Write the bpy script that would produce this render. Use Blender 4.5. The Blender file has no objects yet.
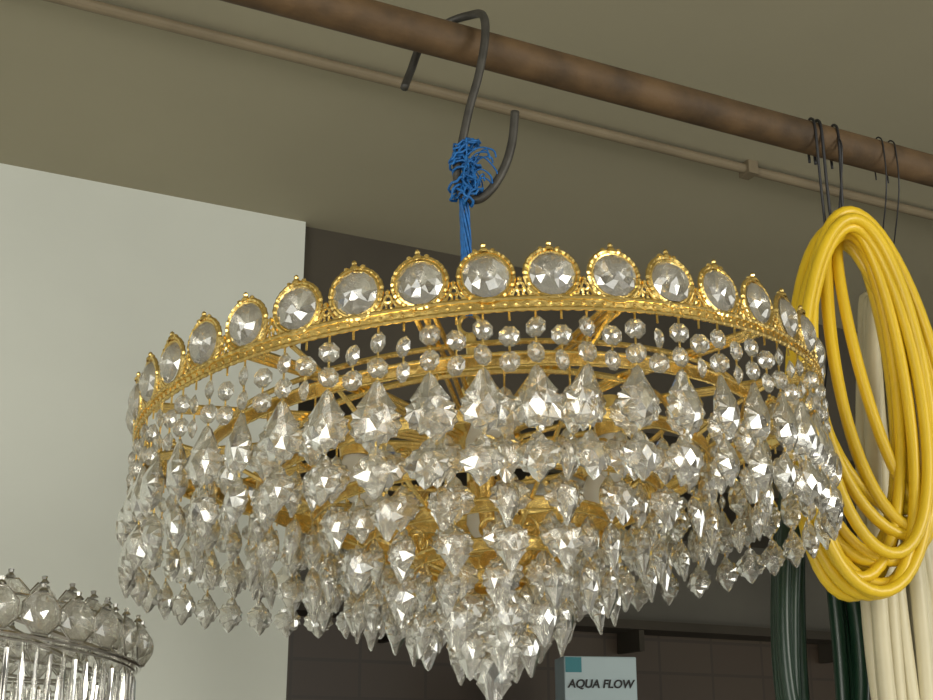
import bpy, math, random
from mathutils import Vector, Matrix
random.seed(7)
S=bpy.context.scene
PI=math.pi
# ---------------- materials ----------------
def new_mat(name):
    m=bpy.data.materials.new(name); m.use_nodes=True
    return m, m.node_tree, m.node_tree.nodes['Principled BSDF']
def simple(name,col,rough=.6,metal=0,noise=0,scale=20,bump=0,col2=None):
    m,nt,p=new_mat(name)
    p.inputs['Base Color'].default_value=(*col,1); p.inputs['Roughness'].default_value=rough
    p.inputs['Metallic'].default_value=metal
    if noise or bump:
        tc=nt.nodes.new('ShaderNodeTexCoord'); n=nt.nodes.new('ShaderNodeTexNoise')
        n.inputs['Scale'].default_value=scale; n.inputs['Detail'].default_value=6
        nt.links.new(tc.outputs['Object'],n.inputs['Vector'])
        if noise:
            r=nt.nodes.new('ShaderNodeValToRGB')
            c2=col2 or tuple(c*(1-noise) for c in col)
            r.color_ramp.elements[0].color=(*c2,1); r.color_ramp.elements[0].position=.3
            r.color_ramp.elements[1].color=(*col,1); r.color_ramp.elements[1].position=.65
            nt.links.new(n.outputs['Fac'],r.inputs['Fac']); nt.links.new(r.outputs['Color'],p.inputs['Base Color'])
        if bump:
            b=nt.nodes.new('ShaderNodeBump'); b.inputs['Strength'].default_value=bump; b.inputs['Distance'].default_value=.01
            nt.links.new(n.outputs['Fac'],b.inputs['Height']); nt.links.new(b.outputs['Normal'],p.inputs['Normal'])
    return m
M_gold=simple('polished_brass',(0.90,0.66,0.23),.24,1,noise=.2,scale=150,bump=.08)
M_wall=simple('painted_plaster',(0.61,0.63,0.57),.85,0,noise=.06,scale=3,bump=.15)
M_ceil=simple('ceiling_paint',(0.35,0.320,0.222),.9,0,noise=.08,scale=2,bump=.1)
M_dark=simple('dark_shutter_paint',(0.060,0.050,0.034),.8,0,noise=.3,scale=4)
M_floor=simple('concrete',(0.42,0.40,0.36),.8,0,noise=.25,scale=3,bump=.2)
M_pipe=simple('painted_pipe',(0.115,0.066,0.026),.7,0,noise=.6,scale=22,bump=.35)
M_rail=simple('cable_conduit',(0.19,0.15,0.09),.7,0,noise=.2,scale=15)
M_steel=simple('dark_iron',(0.075,0.07,0.06),.5,.4,noise=.4,scale=60)
M_black=simple('black_wire',(0.01,0.01,0.012),.5)
M_blue=simple('blue_twine',(0.01,0.15,0.46),.6,0,noise=.5,scale=200)
M_yel=simple('yellow_hose',(0.74,0.50,0.02),.38,0,noise=.18,scale=8)
M_cream=simple('cream_hose',(0.60,0.54,0.36),.45,0,noise=.12,scale=8)
M_green=simple('green_hose',(0.010,0.035,0.018),.35,0,noise=.3,scale=8)
M_chrome=simple('chrome',(0.62,0.60,0.56),.18,1,noise=.3,scale=90)
M_panel=simple('grey_panel',(0.16,0.15,0.12),.8,0,noise=.2,scale=3)
M_box=simple('printed_carton',(0.50,0.62,0.64),.5,0,noise=.05,scale=6)
M_teal=simple('teal_print',(0.02,0.22,0.26),.5)
M_ink=simple('black_ink',(0.02,0.02,0.02),.6)
M_bulb=simple('frosted_bulb',(0.75,0.73,0.66),.25)
M_tile,nt,p=new_mat('brown_tile')
tc=nt.nodes.new('ShaderNodeTexCoord'); bk=nt.nodes.new('ShaderNodeTexBrick'); mp=nt.nodes.new('ShaderNodeMapping')
mp.inputs['Rotation'].default_value=(PI/2,0,0)
bk.inputs['Color1'].default_value=(0.088,0.064,0.042,1); bk.inputs['Color2'].default_value=(0.074,0.052,0.036,1)
bk.inputs['Mortar'].default_value=(0.060,0.044,0.031,1); bk.inputs['Scale'].default_value=2.2; bk.offset=0
bk.inputs['Mortar Size'].default_value=.012
nt.links.new(tc.outputs['Object'],mp.inputs['Vector']); nt.links.new(mp.outputs['Vector'],bk.inputs['Vector'])
nt.links.new(bk.outputs['Color'],p.inputs['Base Color']); p.inputs['Roughness'].default_value=.5
def crystal(name,wt,wd,df,tint,dcol,gr=.04):
    m=bpy.data.materials.new(name); m.use_nodes=True; nt=m.node_tree; nt.nodes.clear()
    out=nt.nodes.new('ShaderNodeOutputMaterial')
    g=nt.nodes.new('ShaderNodeBsdfGlass'); g.inputs['Roughness'].default_value=.0; g.inputs['IOR'].default_value=1.52
    g.inputs['Color'].default_value=(*tint,1)
    t=nt.nodes.new('ShaderNodeBsdfTransparent'); t.inputs['Color'].default_value=(*tint,1)
    d=nt.nodes.new('ShaderNodeBsdfDiffuse'); d.inputs['Color'].default_value=(*dcol,1)
    gl=nt.nodes.new('ShaderNodeBsdfGlossy'); gl.inputs['Roughness'].default_value=gr
    m1=nt.nodes.new('ShaderNodeMixShader'); m1.inputs[0].default_value=wt
    nt.links.new(g.outputs[0],m1.inputs[1]); nt.links.new(t.outputs[0],m1.inputs[2])
    m2=nt.nodes.new('ShaderNodeMixShader'); m2.inputs[0].default_value=1-df
    nt.links.new(d.outputs[0],m2.inputs[1]); nt.links.new(gl.outputs[0],m2.inputs[2])
    m3=nt.nodes.new('ShaderNodeMixShader'); m3.inputs[0].default_value=wd
    nt.links.new(m1.outputs[0],m3.inputs[1]); nt.links.new(m2.outputs[0],m3.inputs[2])
    nt.links.new(m3.outputs[0],out.inputs['Surface'])
    return m
M_cry=crystal('cut_crystal',.30,.20,.16,(1.0,.995,.97),(0.95,0.93,0.86))
M_med=crystal('round_cut_glass',.2,.34,.25,(0.97,0.95,0.90),(0.75,0.73,0.66))

# ---------------- mesh builder ----------------
class MB:
    def __init__(s): s.v=[]; s.f=[]
    def add(s,V,F,M=None):
        o=len(s.v)
        s.v+= [tuple(M@Vector(v)) if M else tuple(v) for v in V]
        s.f+= [tuple(i+o for i in f) for f in F]
    def tube(s,pts,r,n=6,closed=False,rf=None):
        pts=[Vector(p) for p in pts]; N=len(pts); o=len(s.v)
        prev=None
        for i,p in enumerate(pts):
            if closed: t=pts[(i+1)%N]-pts[i-1]
            else: t=pts[min(i+1,N-1)]-pts[max(i-1,0)]
            t.normalize()
            if prev is None:
                a=Vector((0,0,1)) if abs(t.z)<.9 else Vector((0,1,0))
                u=a.cross(t).normalized()
            else:
                u=(prev-t*prev.dot(t)).normalized()
            prev=u; w=t.cross(u)
            rr=rf(i/N) if rf else (r[i] if isinstance(r,(list,tuple)) else r)
            for k in range(n):
                a=2*PI*k/n
                s.v.append(tuple(p+u*(rr*math.cos(a))+w*(rr*math.sin(a))))
        M=N if closed else N-1
        for i in range(M):
            for k in range(n):
                a=o+i*n+k; b=o+i*n+(k+1)%n; j=(i+1)%N
                s.f.append((a,b,o+j*n+(k+1)%n,o+j*n+k))
        if not closed:
            s.f.append(tuple(o+k for k in range(n))[::-1]); s.f.append(tuple(o+(N-1)*n+k for k in range(n)))
    def lathe(s,prof,n=16,M=None):
        V=[];F=[]
        for (r,z) in prof:
            for k in range(n):
                a=2*PI*k/n; V.append((r*math.cos(a),r*math.sin(a),z))
        for i in range(len(prof)-1):
            for k in range(n):
                F.append((i*n+k,i*n+(k+1)%n,(i+1)*n+(k+1)%n,(i+1)*n+k))
        s.add(V,F,M)
    def box(s,x0,x1,y0,y1,z0,z1,M=None):
        V=[(x,y,z) for x in(x0,x1) for y in(y0,y1) for z in(z0,z1)]
        F=[(0,1,3,2),(4,6,7,5),(0,4,5,1),(2,3,7,6),(0,2,6,4),(1,5,7,3)]
        s.add(V,F,M)
    def obj(s,name,mat,parent=None,smooth=False,loc=None):
        me=bpy.data.meshes.new(name); me.from_pydata(s.v,[],s.f); me.validate(); me.update()
        me.materials.append(mat)
        if smooth:
            for p in me.polygons: p.use_smooth=True
        ob=bpy.data.objects.new(name,me); S.collection.objects.link(ob)
        if parent: ob.parent=parent
        if loc: ob.location=loc
        return ob
def empty(name,loc=(0,0,0)):
    e=bpy.data.objects.new(name,None); S.collection.objects.link(e); e.location=loc; e.empty_display_size=.05
    return e
def smooth_pts(P,sub=8,closed=False):
    P=[Vector(p) for p in P]; N=len(P); out=[]
    rng=range(N) if closed else range(N-1)
    for i in rng:
        if closed: p0,p1,p2,p3=P[i-1],P[i],P[(i+1)%N],P[(i+2)%N]
        else: p0,p1,p2,p3=P[max(i-1,0)],P[i],P[i+1],P[min(i+2,N-1)]
        for k in range(sub):
            t=k/sub
            out.append(.5*((2*p1)+(p2-p0)*t+(2*p0-5*p1+4*p2-p3)*t*t+(3*p1-p0-3*p2+p3)*t**3))
    if not closed: out.append(P[-1])
    return out

# crystal templates -------------------------------------------------
def rings_mesh(levels,n,sy):
    V=[];F=[]
    V.append((0,0,levels[0][1])); idx=[]
    for j,(r,z) in enumerate(levels[1:-1]):
        off=(j%2)*.5; st=len(V); idx.append(st)
        for k in range(n):
            a=2*PI*(k+off)/n; V.append((r*math.cos(a),r*math.sin(a)*sy,z))
    V.append((0,0,levels[-1][1])); e=len(V)-1
    for k in range(n): F.append((0,idx[0]+(k+1)%n,idx[0]+k))
    for j in range(len(idx)-1):
        a,b=idx[j],idx[j+1]
        for k in range(n):
            k1=(k+1)%n
            if j%2==0: F.append((a+k,a+k1,b+k)); F.append((a+k1,b+k1,b+k))
            else: F.append((a+k,b+k1,b+k)); F.append((a+k,a+k1,b+k1))
    for k in range(n): F.append((e,idx[-1]+k,idx[-1]+(k+1)%n))
    return V,F
def leaf_tpl(half,cz,d,rx,rz):
    out=list(half)+[(-x,z) for (x,z) in reversed(half[1:-1])]
    n=len(out); V=[];F=[]; e=.0011
    for (x,z) in out: V.append((x,-e,z))
    for (x,z) in out: V.append((x,e,z))
    K=8
    def near(i):
        x,z=out[i]; a=math.atan2(x/rx,(z-cz)/rz)%(2*PI)
        return int(round(a/(2*PI/K)))%K
    for s in(-1,1):
        st=len(V)
        for k in range(K):
            a=2*PI*k/K; V.append((rx*.60*math.sin(a),s*d*.72,cz+rz*.62*math.cos(a)))
        st2=len(V)
        for k in range(4):
            a=2*PI*k/4; V.append((rx*.30*math.sin(a),s*d,cz+rz*.36*math.cos(a)))
        o=0 if s<0 else n
        tri=[]
        for i in range(n):
            j=(i+1)%n; a,b=near(i),near(j)
            tri.append((o+i,o+j,st+a))
            if a!=b: tri.append((o+j,st+b,st+a))
        for k in range(4):
            k2=(k+1)%4
            tri.append((st+2*k,st+2*k+1,st2+k)); tri.append((st+2*k+1,st2+k2,st2+k)); tri.append((st+2*k+1,st+(2*k+2)%8,st2+k2))
        tri.append((st2,st2+1,st2+2,st2+3))
        F+= [t[::-1] for t in tri] if s>0 else tri
    for i in range(n):
        j=(i+1)%n; F.append((j,i,n+i,n+j))
    return V,F
PEAR=leaf_tpl([(0,0),(.0034,-.0030),(.0062,-.0085),(.0100,-.0140),(.0132,-.0180),(.0120,-.0198),(.0162,-.0228),(.0150,-.0262),(.0170,-.0298),(.0143,-.0330),(.0138,-.0368),(.0095,-.0378),(.0075,-.0412),(.0035,-.0412),(0,-.045)],-.0268,.0078,.0160,.0205)
SHELL=leaf_tpl([(0,0),(.0040,-.0028),(.0062,-.0070),(.0105,-.0085),(.0120,-.0118),(.0153,-.0140),(.0140,-.0175),(.0158,-.0212),(.0125,-.0240),(.0112,-.0272),(.0068,-.0285),(.0042,-.0325),(0,-.036)],-.0178,.0072,.0148,.0165)
def flip(T,h):
    V,F=T
    return [(x,-y,-h-z) for x,y,z in V],F
DROP=flip(PEAR,.045)
def disc_tpl(r,n,d):
    V=[(0,-d,0)];F=[]
    def ring(rr,y,off):
        st=len(V)
        for k in range(n):
            a=2*PI*(k+off)/n; V.append((rr*math.cos(a),y,rr*math.sin(a)))
        return st
    a=ring(r*.42,-d*.82,0); b=ring(r*.78,-d*.45,.5); c=ring(r,0,0); e=len(V); V.append((0,d*.7,0))
    for k in range(n):
        k1=(k+1)%n
        F.append((0,a+k,a+k1))
        F+= [(a+k,b+k,a+k1),(a+k1,b+k,b+k1)]
        F+= [(b+k,c+k1,b+k1),(b+k,c+k,c+k1)]
        F.append((e,c+k1,c+k))
    return V,F
DISC=disc_tpl(.0165,12,.0075)
OBEAD=disc_tpl(.0078,8,.0042)

# ---------------- brass chandelier ----------------
C=Vector((0.012,1.135,1.886))
ch=empty('crystal_chandelier',C)
TILT=Matrix.Rotation(math.radians(-4.7),4,'Y')@Matrix.Rotation(math.radians(-3.3),4,'X')
R0=.30
gold=MB(); cry=MB(); med=MB(); beads=MB()
def circ(r,z,n,wob=0): return [TILT@Vector((r*math.cos(2*PI*i/n),r*math.sin(2*PI*i/n),z)) for i in range(n)]
def rope(mb,r,z,rad,n,lobes):
    mb.tube(circ(r,z,n),rad,6,True,rf=lambda t: rad*(.78+.35*abs(math.sin(lobes*PI*t))))
def band(mb,r,z0,z1,n=160,th=.0012):
    V=[];F=[]
    for i in range(n):
        a=2*PI*i/n; c,s=math.cos(a),math.sin(a)
        for (rr,z) in((r,z0),(r,z1),(r-th,z1),(r-th,z0)): V.append((rr*c,rr*s,z))
    for i in range(n):
        j=(i+1)%n
        for k in range(4):
            k1=(k+1)%4; F.append((i*4+k,j*4+k,j*4+k1,i*4+k1))
    mb.add(V,F,TILT)
NM=41
band(gold,R0,-.0038,.0038,240)
rope(gold,R0+.0005,-.0042,.0017,960,240)
rope(gold,R0+.0005,.0042,.0017,960,240)
for i in range(240):
    a=2*PI*i/240
    gold.lathe([(0,.0012),(.0012,.0006),(.0015,-.0002)],5,TILT@Matrix.Rotation(a,4,'Z')@Matrix.Translation((R0,0,0))@Matrix.Rotation(PI/2,4,'Y'))
def ringloop(mb,M,R,r,n=28,sides=6,lobes=0):
    pts=[M@Vector((R*math.cos(2*PI*i/n),0,R*math.sin(2*PI*i/n))) for i in range(n)]
    mb.tube(pts,r,sides,True,rf=(lambda t:r*(.75+.4*abs(math.sin(lobes*PI*t)))) if lobes else None)
for i in range(NM):
    a=2*PI*(i+.10)/NM-PI/2
    B=TILT@Matrix.Rotation(a+PI/2,4,'Z')@Matrix.Translation((0,-R0,0.0215))
    ringloop(gold,B,.0169,.0013,30,6)
    ringloop(gold,B,.0191,.0017,66,6,lobes=26)
    med.add(*DISC,B@Matrix.Translation((0,-.001,0))@Matrix.Rotation(random.uniform(0,.6),4,'Y')@Matrix.Rotation(random.uniform(-.07,.07),4,'X')@Matrix.Rotation(random.uniform(-.07,.07),4,'Z'))
    gold.lathe([(.0,.0060),(.0014,.005),(.0020,.0035),(.0016,.0022),(.0034,.0),(.0034,-.002)],8,B@Matrix.Translation((0,0,.0202)))
    for sx in(-1,1):
        gold.lathe([(0,.0022),(.0018,.001),(.0018,-.001),(0,-.0022)],6,B@Matrix.Translation((sx*.0062,0,.0196)))
    B2=TILT@Matrix.Rotation(a+PI/2+PI/NM,4,'Z')@Matrix.Translation((0,-R0,0.0))
    ringloop(gold,B2@Matrix.Translation((-.0045,0,.0078)),.0030,.0010,14,5)
    ringloop(gold,B2@Matrix.Translation((.0045,0,.0078)),.0030,.0010,14,5)
    ringloop(gold,B2@Matrix.Translation((0,0,.0130)),.0026,.0011,14,5)
    gold.lathe([(0,.003),(.002,.001),(.002,-.001),(0,-.003)],6,B2@Matrix.Translation((0,0,.0180)))
    gold.tube([B2@Vector((-.014,0,.0035)),B2@Vector((-.006,0,.0065)),B2@Vector((0,0,.0175)),B2@Vector((.006,0,.0065)),B2@Vector((.014,0,.0035))],.0012,5)
# (radius, height, count, hanging pin length)
tiers=[(.30,-.006,52,0),(.246,-.020,32,.020),(.198,-.044,27,.012),(.152,-.068,22,.008),(.108,-.090,16,.006),(.066,-.112,11,.005),(.030,-.130,6,.005)]
def hang(T,top,yaw,s=1.0):
    tilt=Matrix.Rotation(random.uniform(-.05,.05),4,'Y')@Matrix.Rotation(random.uniform(-.12,.12),4,'X')
    cry.add(*T,Matrix.Translation(top)@Matrix.Rotation(yaw,4,'Z')@tilt@Matrix.Diagonal((s,s,s,1)))
def pin(p,q): gold.tube([p,q],.00075,4)
for ti,(r,z,n,pl) in enumerate(tiers):
    if ti>0:
        band(gold,r,z-.005,z+.005,max(40,int(r*500)))
        rope(gold,r+.0004,z+.0050,.0013,max(96,int(r*2400)),max(24,int(r*600)))
        rope(gold,r+.0004,z-.0050,.0010,max(96,int(r*2400)),max(24,int(r*600)))
        if ti in(3,5):
            m=max(8,int(2*PI*r/.034))
            for i in range(m):
                a=2*PI*i/m
                B=TILT@Matrix.Rotation(a,4,'Z')@Matrix.Translation((0,-r,z+.013))
                ringloop(gold,B,.0085,.0014,16,5)
                ringloop(gold,B,.0045,.0009,10,4)
    N=n*(2 if ti==0 else 1)
    for i in range(N):
        a=2*PI*(i+.3*ti)/N
        p=TILT@Vector((r*math.cos(a),r*math.sin(a),z))
        yaw=a+PI/2+random.uniform(-.4,.4)
        if ti==0:
            q=p.copy()
            long=(i%2==0)
            gold.tube([p+Vector((0,0,.004)),p+Vector((0,0,-.006))],.0008,4)
            q.z-=.004+(.0 if long else .006)
            for b in range(2):
                q.z-=.0074
                beads.add(*OBEAD,Matrix.Translation(q)@Matrix.Rotation(a+PI/2+random.uniform(-.7,.7),4,'Z')@Matrix.Rotation(PI/8,4,'Y'))
                q.z-=.0074
                if b==0: pin(q+Vector((0,0,.001)),q+Vector((0,0,-.005))); q.z-=.0032
            if long:
                pin(q+Vector((0,0,.001)),q+Vector((0,0,-.003))); q.z-=.0012
                hang(PEAR,q,yaw,1.04); q=q-Vector((0,0,.0462))
                pin(q+Vector((0,0,.003)),q+Vector((0,0,-.003)))
                hang(SHELL,q,yaw+random.uniform(-.3,.3),.98)
        else:
            q=p+Vector((0,0,-pl)); pin(p,q+Vector((0,0,-.002)))
            hang(SHELL,q,yaw,1.04); q=q-Vector((0,0,.0378)); pin(q+Vector((0,0,.003)),q+Vector((0,0,-.003)))
            hang(DROP,q,yaw+random.uniform(-.4,.4),(0,.72,.80,.86,.92,.92,.92)[ti])
q=TILT@Vector((0,0,-.142)); gold.tube([q+Vector((0,0,.03)),q-Vector((0,0,.01))],.0012,6); hang(SHELL,q-Vector((0,0,.004)),0,1.1); hang(DROP,q-Vector((0,0,.043)),0,1.15)
for i in range(8):
    a=2*PI*(i+.4)/8
    P=[]
    for (r,z,n,pl) in tiers: P.append(TILT@Vector(((r-.003)*math.cos(a),(r-.003)*math.sin(a),z+.002)))
    gold.tube(smooth_pts(P,3),.0020,6)
for i in range(14):
    a=2*PI*(i+.2)/14
    for k in(-1,0,1):
        c,s=math.cos(a),math.sin(a)
        o=Vector((-s,c,0))*(.0065*k)
        gold.tube([TILT@(Vector((.02*c,.02*s,-.008+.002*k))+o*.6),TILT@(Vector((.16*c,.16*s,.004))+o),TILT@(Vector(((R0-.002)*c,(R0-.002)*s,-.002))+o)],.0021,6)
gold.tube(circ(.17,.0,120),.0028,6,True)
gold.tube(circ(.235,-.002,140),.0022,6,True)
gold.lathe([(0,.102),(.005,.10),(.006,.06),(.014,.045),(.010,.030),(.026,.016),(.036,.006),(.038,-.004),(.030,-.012),(.012,-.018),(.008,-.05),(.006,-.09),(.004,-.14),(0,-.142)],24,TILT)
ringloop(gold,TILT@Matrix.Translation((0,0,.110)),.010,.0022,18,6)
bul=MB()
for i in range(6):
    a=2*PI*(i+.5)/6
    B=TILT@Matrix.Rotation(a,4,'Z')@Matrix.Translation((.125,0,-.006))@Matrix.Rotation(PI,4,'X')
    gold.lathe([(0,-.012),(.012,-.012),(.013,.0),(.013,.022),(.011,.022)],14,B)
    bul.lathe([(.009,.018),(.011,.024),(.0155,.034),(.0165,.042),(.013,.052),(.006,.060),(0,.062)],16,B)
gold.obj('brass_frame',M_gold,ch)
cry.obj('pear_crystals',M_cry,ch)
beads.obj('octagon_beads',M_cry,ch)
med.obj('crown_glass',M_med,ch)
bul.obj('candle_bulbs',M_bulb,ch,True)

# ---------------- room frame ----------------
E=Vector((.892,.452,0)).normalized(); ANG=math.atan2(E.y,E.x)
RW=Matrix.Rotation(ANG,4,'Z')
corner=RW.inverted()@Vector((-.307,2.286,0))
cx,cy=corner.x,corner.y
def roombox(name,x0,x1,y0,y1,z0,z1,mat):
    mb=MB(); mb.box(x0,x1,y0,y1,z0,z1); o=mb.obj(name,mat); o.rotation_euler=(0,0,ANG); return o
roombox('wall_left',-3.5,cx,cy,cy+.35,0,2.6,M_wall)
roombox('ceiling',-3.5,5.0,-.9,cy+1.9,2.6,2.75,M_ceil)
roombox('wall_back',-3.5,5.0,cy+1.7,cy+1.85,0,2.6,M_tile)
roombox('wall_right',4.85,5.0,cy,cy+1.7,0,2.6,M_dark)
roombox('floor',-5,6,-5,cy+1.9,-.1,0,M_floor)
roombox('trim_1',cx,4.85,cy+.02,cy+.30,2.28,2.6,M_dark)
bx=cy+1.7
roombox('trim_2',cx+.2,4.85,bx-.03,bx,2.40,2.6,M_dark)
pb=MB(); pb.box(.2,4.0,bx-.035,bx-.005,2.10,2.40); o=pb.obj('wall_panel',M_panel); o.rotation_euler=(0,0,ANG)
sh=MB(); sh.box(.2,4.0,bx-.16,bx-.005,2.06,2.09)
for k in range(6): sh.box(.75+k*.9,.77+k*.9,bx-.14,bx-.005,1.99,2.06)
o=sh.obj('wall_shelf',M_dark); o.rotation_euler=(0,0,ANG)

# ---------------- pipe & conduit ----------------
P0=Vector((0,1.13,2.284))
def along(d,p=P0): return p+E*d
pipe=MB(); pipe.tube([along(-2.5),along(-1),along(0),along(1),along(2.5)],.0185,24)
for d in(-1.2,1.15):
    pipe.tube([along(d-.03),along(d+.03)],.023,24)
    pipe.tube([along(d),along(d)+Vector((0,0,.316))],.008,10)
pipe.obj('hanging_pipe',M_pipe,None,True)
Q0=Vector((-.085,1.746,2.588))
co=MB(); co.tube([along(-3,Q0),along(0,Q0),along(3,Q0)],.0085,12)
for d in(-1.4,.64,1.8):
    mm=Matrix.Translation(along(d,Q0))@RW; co.box(-.010,.010,-.014,.014,-.012,.012,mm)
co.obj('ceiling_conduit',M_rail,None,False)

# ---------------- hook ----------------
hk=MB()
P=[(-.062,1.150,2.248),(-.056,1.158,2.272),(-.044,1.150,2.300),(-.020,1.140,2.315),(.002,1.128,2.3165),(.016,1.108,2.304),(.018,1.100,2.275),(.012,1.100,2.235),(.003,1.102,2.200),(-.004,1.105,2.165),(-.009,1.108,2.135),(-.004,1.108,2.113),(.010,1.108,2.107),(.024,1.106,2.118),(.036,1.105,2.140),(.043,1.104,2.165),(.046,1.103,2.196)]
hk.tube(smooth_pts(P,6),.0042,10)
hk.obj('steel_hook',M_steel,None,True)
tw=MB()
base=Vector((-0.004,1.106,2.122)); end=C+TILT@Vector((0,0,.118))
for k in range(9):
    ph=k*.7; pts=[]
    for i in range(15):
        t=i/14; pnt=base.lerp(end,t)
        rr=.0035+.0015*math.sin(5*t+k)
        pts.append(pnt+Vector((rr*math.cos(ph+5*t),rr*math.sin(ph+5*t),0)))
    tw.tube(pts,.0013,5)
for k in range(30):
    c=Vector((random.uniform(-.010,.006),1.106,random.uniform(2.108,2.165))); r=random.uniform(.005,.012)
    ax=Matrix.Rotation(random.uniform(-.9,.9),3,'X')@Matrix.Rotation(random.uniform(-1,1),3,'Y')
    tw.tube([c+ax@Vector((r*math.cos(2*PI*i/14),r*.8*math.sin(2*PI*i/14),random.uniform(-.002,.002))) for i in range(14)],.0013,5,True)
for k in range(14):
    c=Vector((random.uniform(-.004,.012),1.100,random.uniform(2.112,2.155))); d=Vector((random.uniform(-.4,1),random.uniform(-.6,.2),random.uniform(-.5,.9))).normalized()*random.uniform(.014,.030)
    tw.tube(smooth_pts([c,c+d*.5+Vector((0,0,.006)),c+d,c+d*1.1-Vector((0,0,.008))],4),.0009,4)
tw.obj('blue_twine',M_blue,None,True)

# ---------------- hose coils ----------------
def coil(name,mat,cx,cy,zt,par,rad,topn=.55,seed=1,yj=.03):
    rd=random.Random(seed); N=len(par)-1
    par=[(w,h,dx,rd.uniform(-yj,yj),rd.uniform(-.014,.010)) for (w,h,dx) in par]
    pts=[];st=48
    for i in range(N*st+1):
        t=i/st; k=min(int(t),N-1); f=t-k; f=f*f*(3-2*f); ph=2*PI*t
        w,h,dx,dy,dz=[par[k][j]*(1-f)+par[k+1][j]*f for j in range(5)]
        hh=(1-math.cos(ph))/2
        x=cx+dx*hh+w*math.sin(ph)*(topn+(1-topn)*hh)
        z=zt+dz-h*hh
        y=cy+dy+.012*math.sin(ph)
        pts.append((x,y,z))
    mb=MB(); mb.tube(pts,rad,12); return mb.obj(name,mat,None,True)
def rpar(seed,N,wr,hr,xr):
    rd=random.Random(seed); return [(rd.uniform(*wr),rd.uniform(*hr),rd.uniform(*xr)) for _ in range(N+1)]
ypar=[(.055,.39,-.010),(.075,.40,-.006),(.080,.395,-.012),(.085,.395,.010),(.072,.405,-.028),(.062,.39,-.034),(.070,.37,-.015),(.080,.36,.028),(.055,.33,.055),(.035,.30,.070),(.080,.38,.010),(.090,.370,.012),(.050,.28,.060),(.078,.34,.015),(.085,.395,-.008),(.070,.395,-.022),(.060,.35,-.028),(.080,.39,.0),(.084,.40,-.004)]
ye=coil('yellow_hose_coil',M_yel,.420,1.325,2.176,ypar,.0062,.75,4,.032)
cr=coil('cream_hose_coil',M_cream,.478,1.440,2.13,rpar(5,7,(.022,.048),(.52,.66),(-.03,.03)),.0088,.4,5,.022)
gr=coil('green_hose_coil',M_green,.402,1.520,1.96,rpar(9,10,(.030,.060),(.36,.52),(-.02,.015)),.0085,.6,9,.030)
def wires(par,name,specs):
    wr=MB()
    for (X,zb,r,yy,dx) in specs:
        d=X/E.x; c=along(d)
        pts=[c+Vector((dx,yy,zb-c.z)),c+Vector((dx*.4,-.012,-.06)),c+Vector((0,-.0215,0)),c+Vector((0,-.012,.018)),c+Vector((0,.004,.0215)),c+Vector((.002,.020,.009)),c+Vector((.003,.022,-.02))]
        wr.tube(smooth_pts(pts,6),r,6)
    wr.obj(name,M_black,par,True)
wires(ye,'yellow_coil_wires',[(.390,2.158,.0016,0,.008),(.398,2.168,.0018,0,.008),(.420,2.178,.0016,0,.002)])
wires(cr,'cream_coil_wires',[(.480,2.125,.0009,.07,0),(.497,2.125,.0009,.07,0)])
wires(gr,'green_coil_wires',[(.42,1.955,.0012,.17,0)])

# ---------------- silver chandelier ----------------
C2=Vector((-.522,1.23,1.712)); sc=empty('silver_chandelier',C2)
R2=.215; fr=MB(); oc=MB(); pr=MB()
T2=Matrix.Rotation(math.radians(-3),4,'X')@Matrix.Rotation(math.radians(3),4,'Y')
def circ2(r,z,n): return [T2@Vector((r*math.cos(2*PI*i/n),r*math.sin(2*PI*i/n),z)) for i in range(n)]
OCT=disc_tpl(.0178,8,.011)
n2=35
fr.tube(circ2(R2,-.004,150),.0018,6,True); fr.tube(circ2(R2-.012,.030,150),.0014,6,True)
for i in range(n2):
    a=2*PI*i/n2
    for rr,zz,ph in((R2,.016,0),(R2-.026,.028,.5)):
        B=T2@Matrix.Rotation(a+ph*2*PI/n2,4,'Z')@Matrix.Translation((0,-rr,zz))@Matrix.Rotation(-.15,4,'X')@Matrix.Rotation(random.uniform(-.3,.3),4,'Z')
        oc.add(*OCT,B@Matrix.Rotation(PI/8,4,'Y'))
        pts=[B@Vector((.0186*math.cos(2*PI*(k+.5)/8),.001,.0186*math.sin(2*PI*(k+.5)/8))) for k in range(8)]
        fr.tube(pts,.0009,5,True)
        fr.lathe([(0,.005),(.0026,.004),(.002,.001),(.0045,-.002)],6,B@Matrix.Translation((0,0,.0205)))
PR=rings_mesh([(0,0),(.0024,-.004),(.0028,-.02),(.0026,-.055),(.0022,-.085),(0,-.095)],6,.8)
for lay,(r,z,n) in enumerate([(R2-.004,-.008,96),(R2-.03,-.02,80),(R2-.06,-.03,60)]):
    fr.tube(circ2(r,z,120),.0014,6,True)
    for i in range(n):
        a=2*PI*i/n; p=T2@Vector((r*math.cos(a),r*math.sin(a),z-.003))
        (fr if i%3==0 else pr).add(*PR,Matrix.Translation(p)@Matrix.Rotation(random.uniform(0,3),4,'Z')@Matrix.Rotation(random.uniform(-.06,.06),4,'X')@Matrix.Diagonal((1,1,random.uniform(.95,1.15),1)))
for i in range(8):
    a=2*PI*i/8; fr.tube([T2@Vector((0,0,.05)),T2@Vector((.1*math.cos(a),.1*math.sin(a),.03)),T2@Vector((R2*math.cos(a),R2*math.sin(a),-.004))],.003,6)
fr.lathe([(0,.09),(.008,.085),(.01,.06),(.03,.05),(.034,.035),(.01,.02),(0,.018)],20)
fr.tube([(0,0,.08),(0,0,2.6-C2.z)],.003,8)
fr.obj('chrome_frame',M_chrome,sc); oc.obj('octagon_crystals',M_cry,sc); pr.obj('prism_strings',M_cry,sc)

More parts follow.
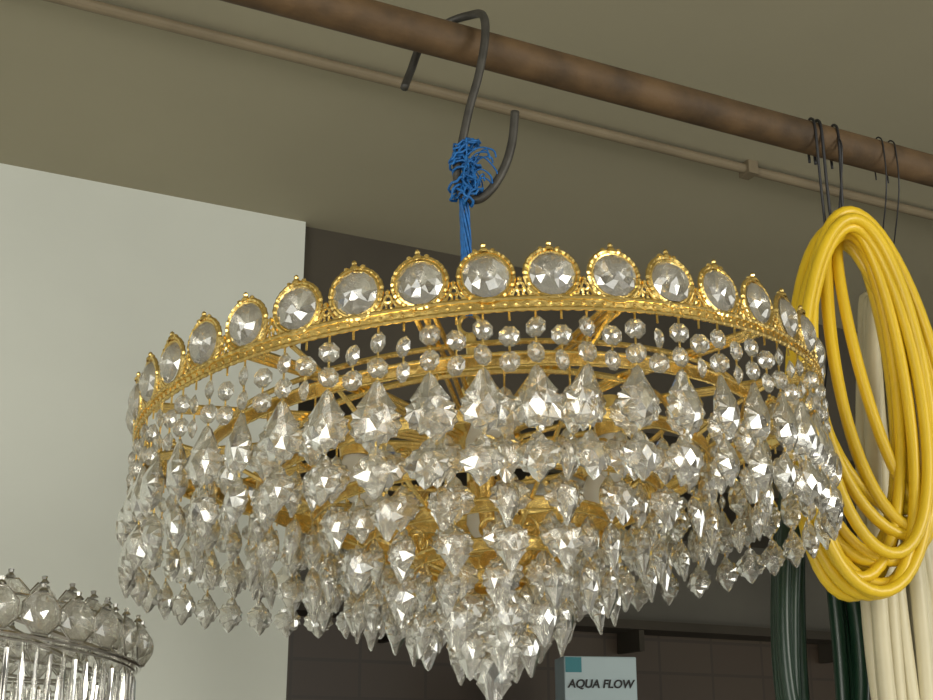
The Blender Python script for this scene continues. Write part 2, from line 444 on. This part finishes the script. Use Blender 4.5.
# ---------------- printed carton ----------------
ca=empty('printed_carton',(.376,3.80,1.80)); ca.rotation_euler=(0,0,ANG*.35)
mb=MB(); mb.box(-.100,.112,0,.12,-.12,.115); b=mb.obj('carton_body',M_box,ca)
mo=b.modifiers.new('bv','BEVEL'); mo.width=.003; mo.segments=2
mb=MB(); mb.box(-.097,-.05,-.0015,0,.07,.112); mb.box(-.097,.107,-.0015,0,-.115,-.02); mb.obj('carton_print',M_teal,ca)
def text(s,size,x,z,mat,par,name):
    c=bpy.data.curves.new(name,'FONT'); c.body=s; c.size=size; c.extrude=.0006; c.align_x='CENTER'; c.shear=.2; c.offset=.0009
    o=bpy.data.objects.new(name,c); S.collection.objects.link(o); o.parent=par; o.location=(x,-.003,z); o.rotation_euler=(PI/2,0,0); c.materials.append(mat)
text('AQUA FLOW',.032,.004,.028,M_ink,ca,'lettering')
mb=MB(); mb.box(-.30,.45,-.02,.16,-.15,-.12); o=mb.obj('shelf_board',M_dark,ca)

# ---------------- lights ----------------
w=bpy.data.worlds.new('daylight_sparkle_patches'); S.world=w; w.use_nodes=True
nt=w.node_tree; bg=nt.nodes['Background']
tc=nt.nodes.new('ShaderNodeTexCoord'); no=nt.nodes.new('ShaderNodeTexVoronoi'); no.feature='F1'; no.inputs['Scale'].default_value=3.2
ramp=nt.nodes.new('ShaderNodeValToRGB'); ramp.color_ramp.interpolation='CONSTANT'
el=ramp.color_ramp.elements; el[0].position=0; el[0].color=(.08,.075,.065,1); el[1].position=.38; el[1].color=(.40,.39,.34,1)
e3=el.new(.60); e3.color=(1.0,.99,.92,1); e4=el.new(.80); e4.color=(3.0,3.0,2.8,1)  # invented bright and dark surroundings, added so the crystal facets sparkle
sep=nt.nodes.new('ShaderNodeSeparateColor')
nt.links.new(tc.outputs['Generated'],no.inputs['Vector'])
nt.links.new(no.outputs['Color'],sep.inputs[0]); nt.links.new(sep.outputs[0],ramp.inputs['Fac'])
nt.links.new(ramp.outputs['Color'],bg.inputs['Color']); bg.inputs['Strength'].default_value=.70
def area(name,loc,target,size,power,col):
    l=bpy.data.lights.new(name,'AREA'); l.size=size; l.energy=power; l.color=col
    o=bpy.data.objects.new(name,l); S.collection.objects.link(o); o.location=loc
    o.rotation_euler=(Vector(target)-Vector(loc)).to_track_quat('-Z','Y').to_euler()
area('street_daylight',(-1.6,-2.2,1.3),(0,1.2,1.9),1.6,58,(1,.98,.91))
area('street_daylight_side',(2.4,-.6,2.0),(0.1,1.2,1.8),.8,34,(1,.97,.88))

cam=bpy.data.cameras.new('camera'); cam.sensor_width=36; cam.lens=36*1300/933; cam.clip_start=.01
co_=bpy.data.objects.new('camera',cam); S.collection.objects.link(co_); co_.location=(0,0,1.6)
co_.rotation_euler=(math.radians(90+18),0,0); S.camera=co_
S.view_settings.view_transform='Standard'
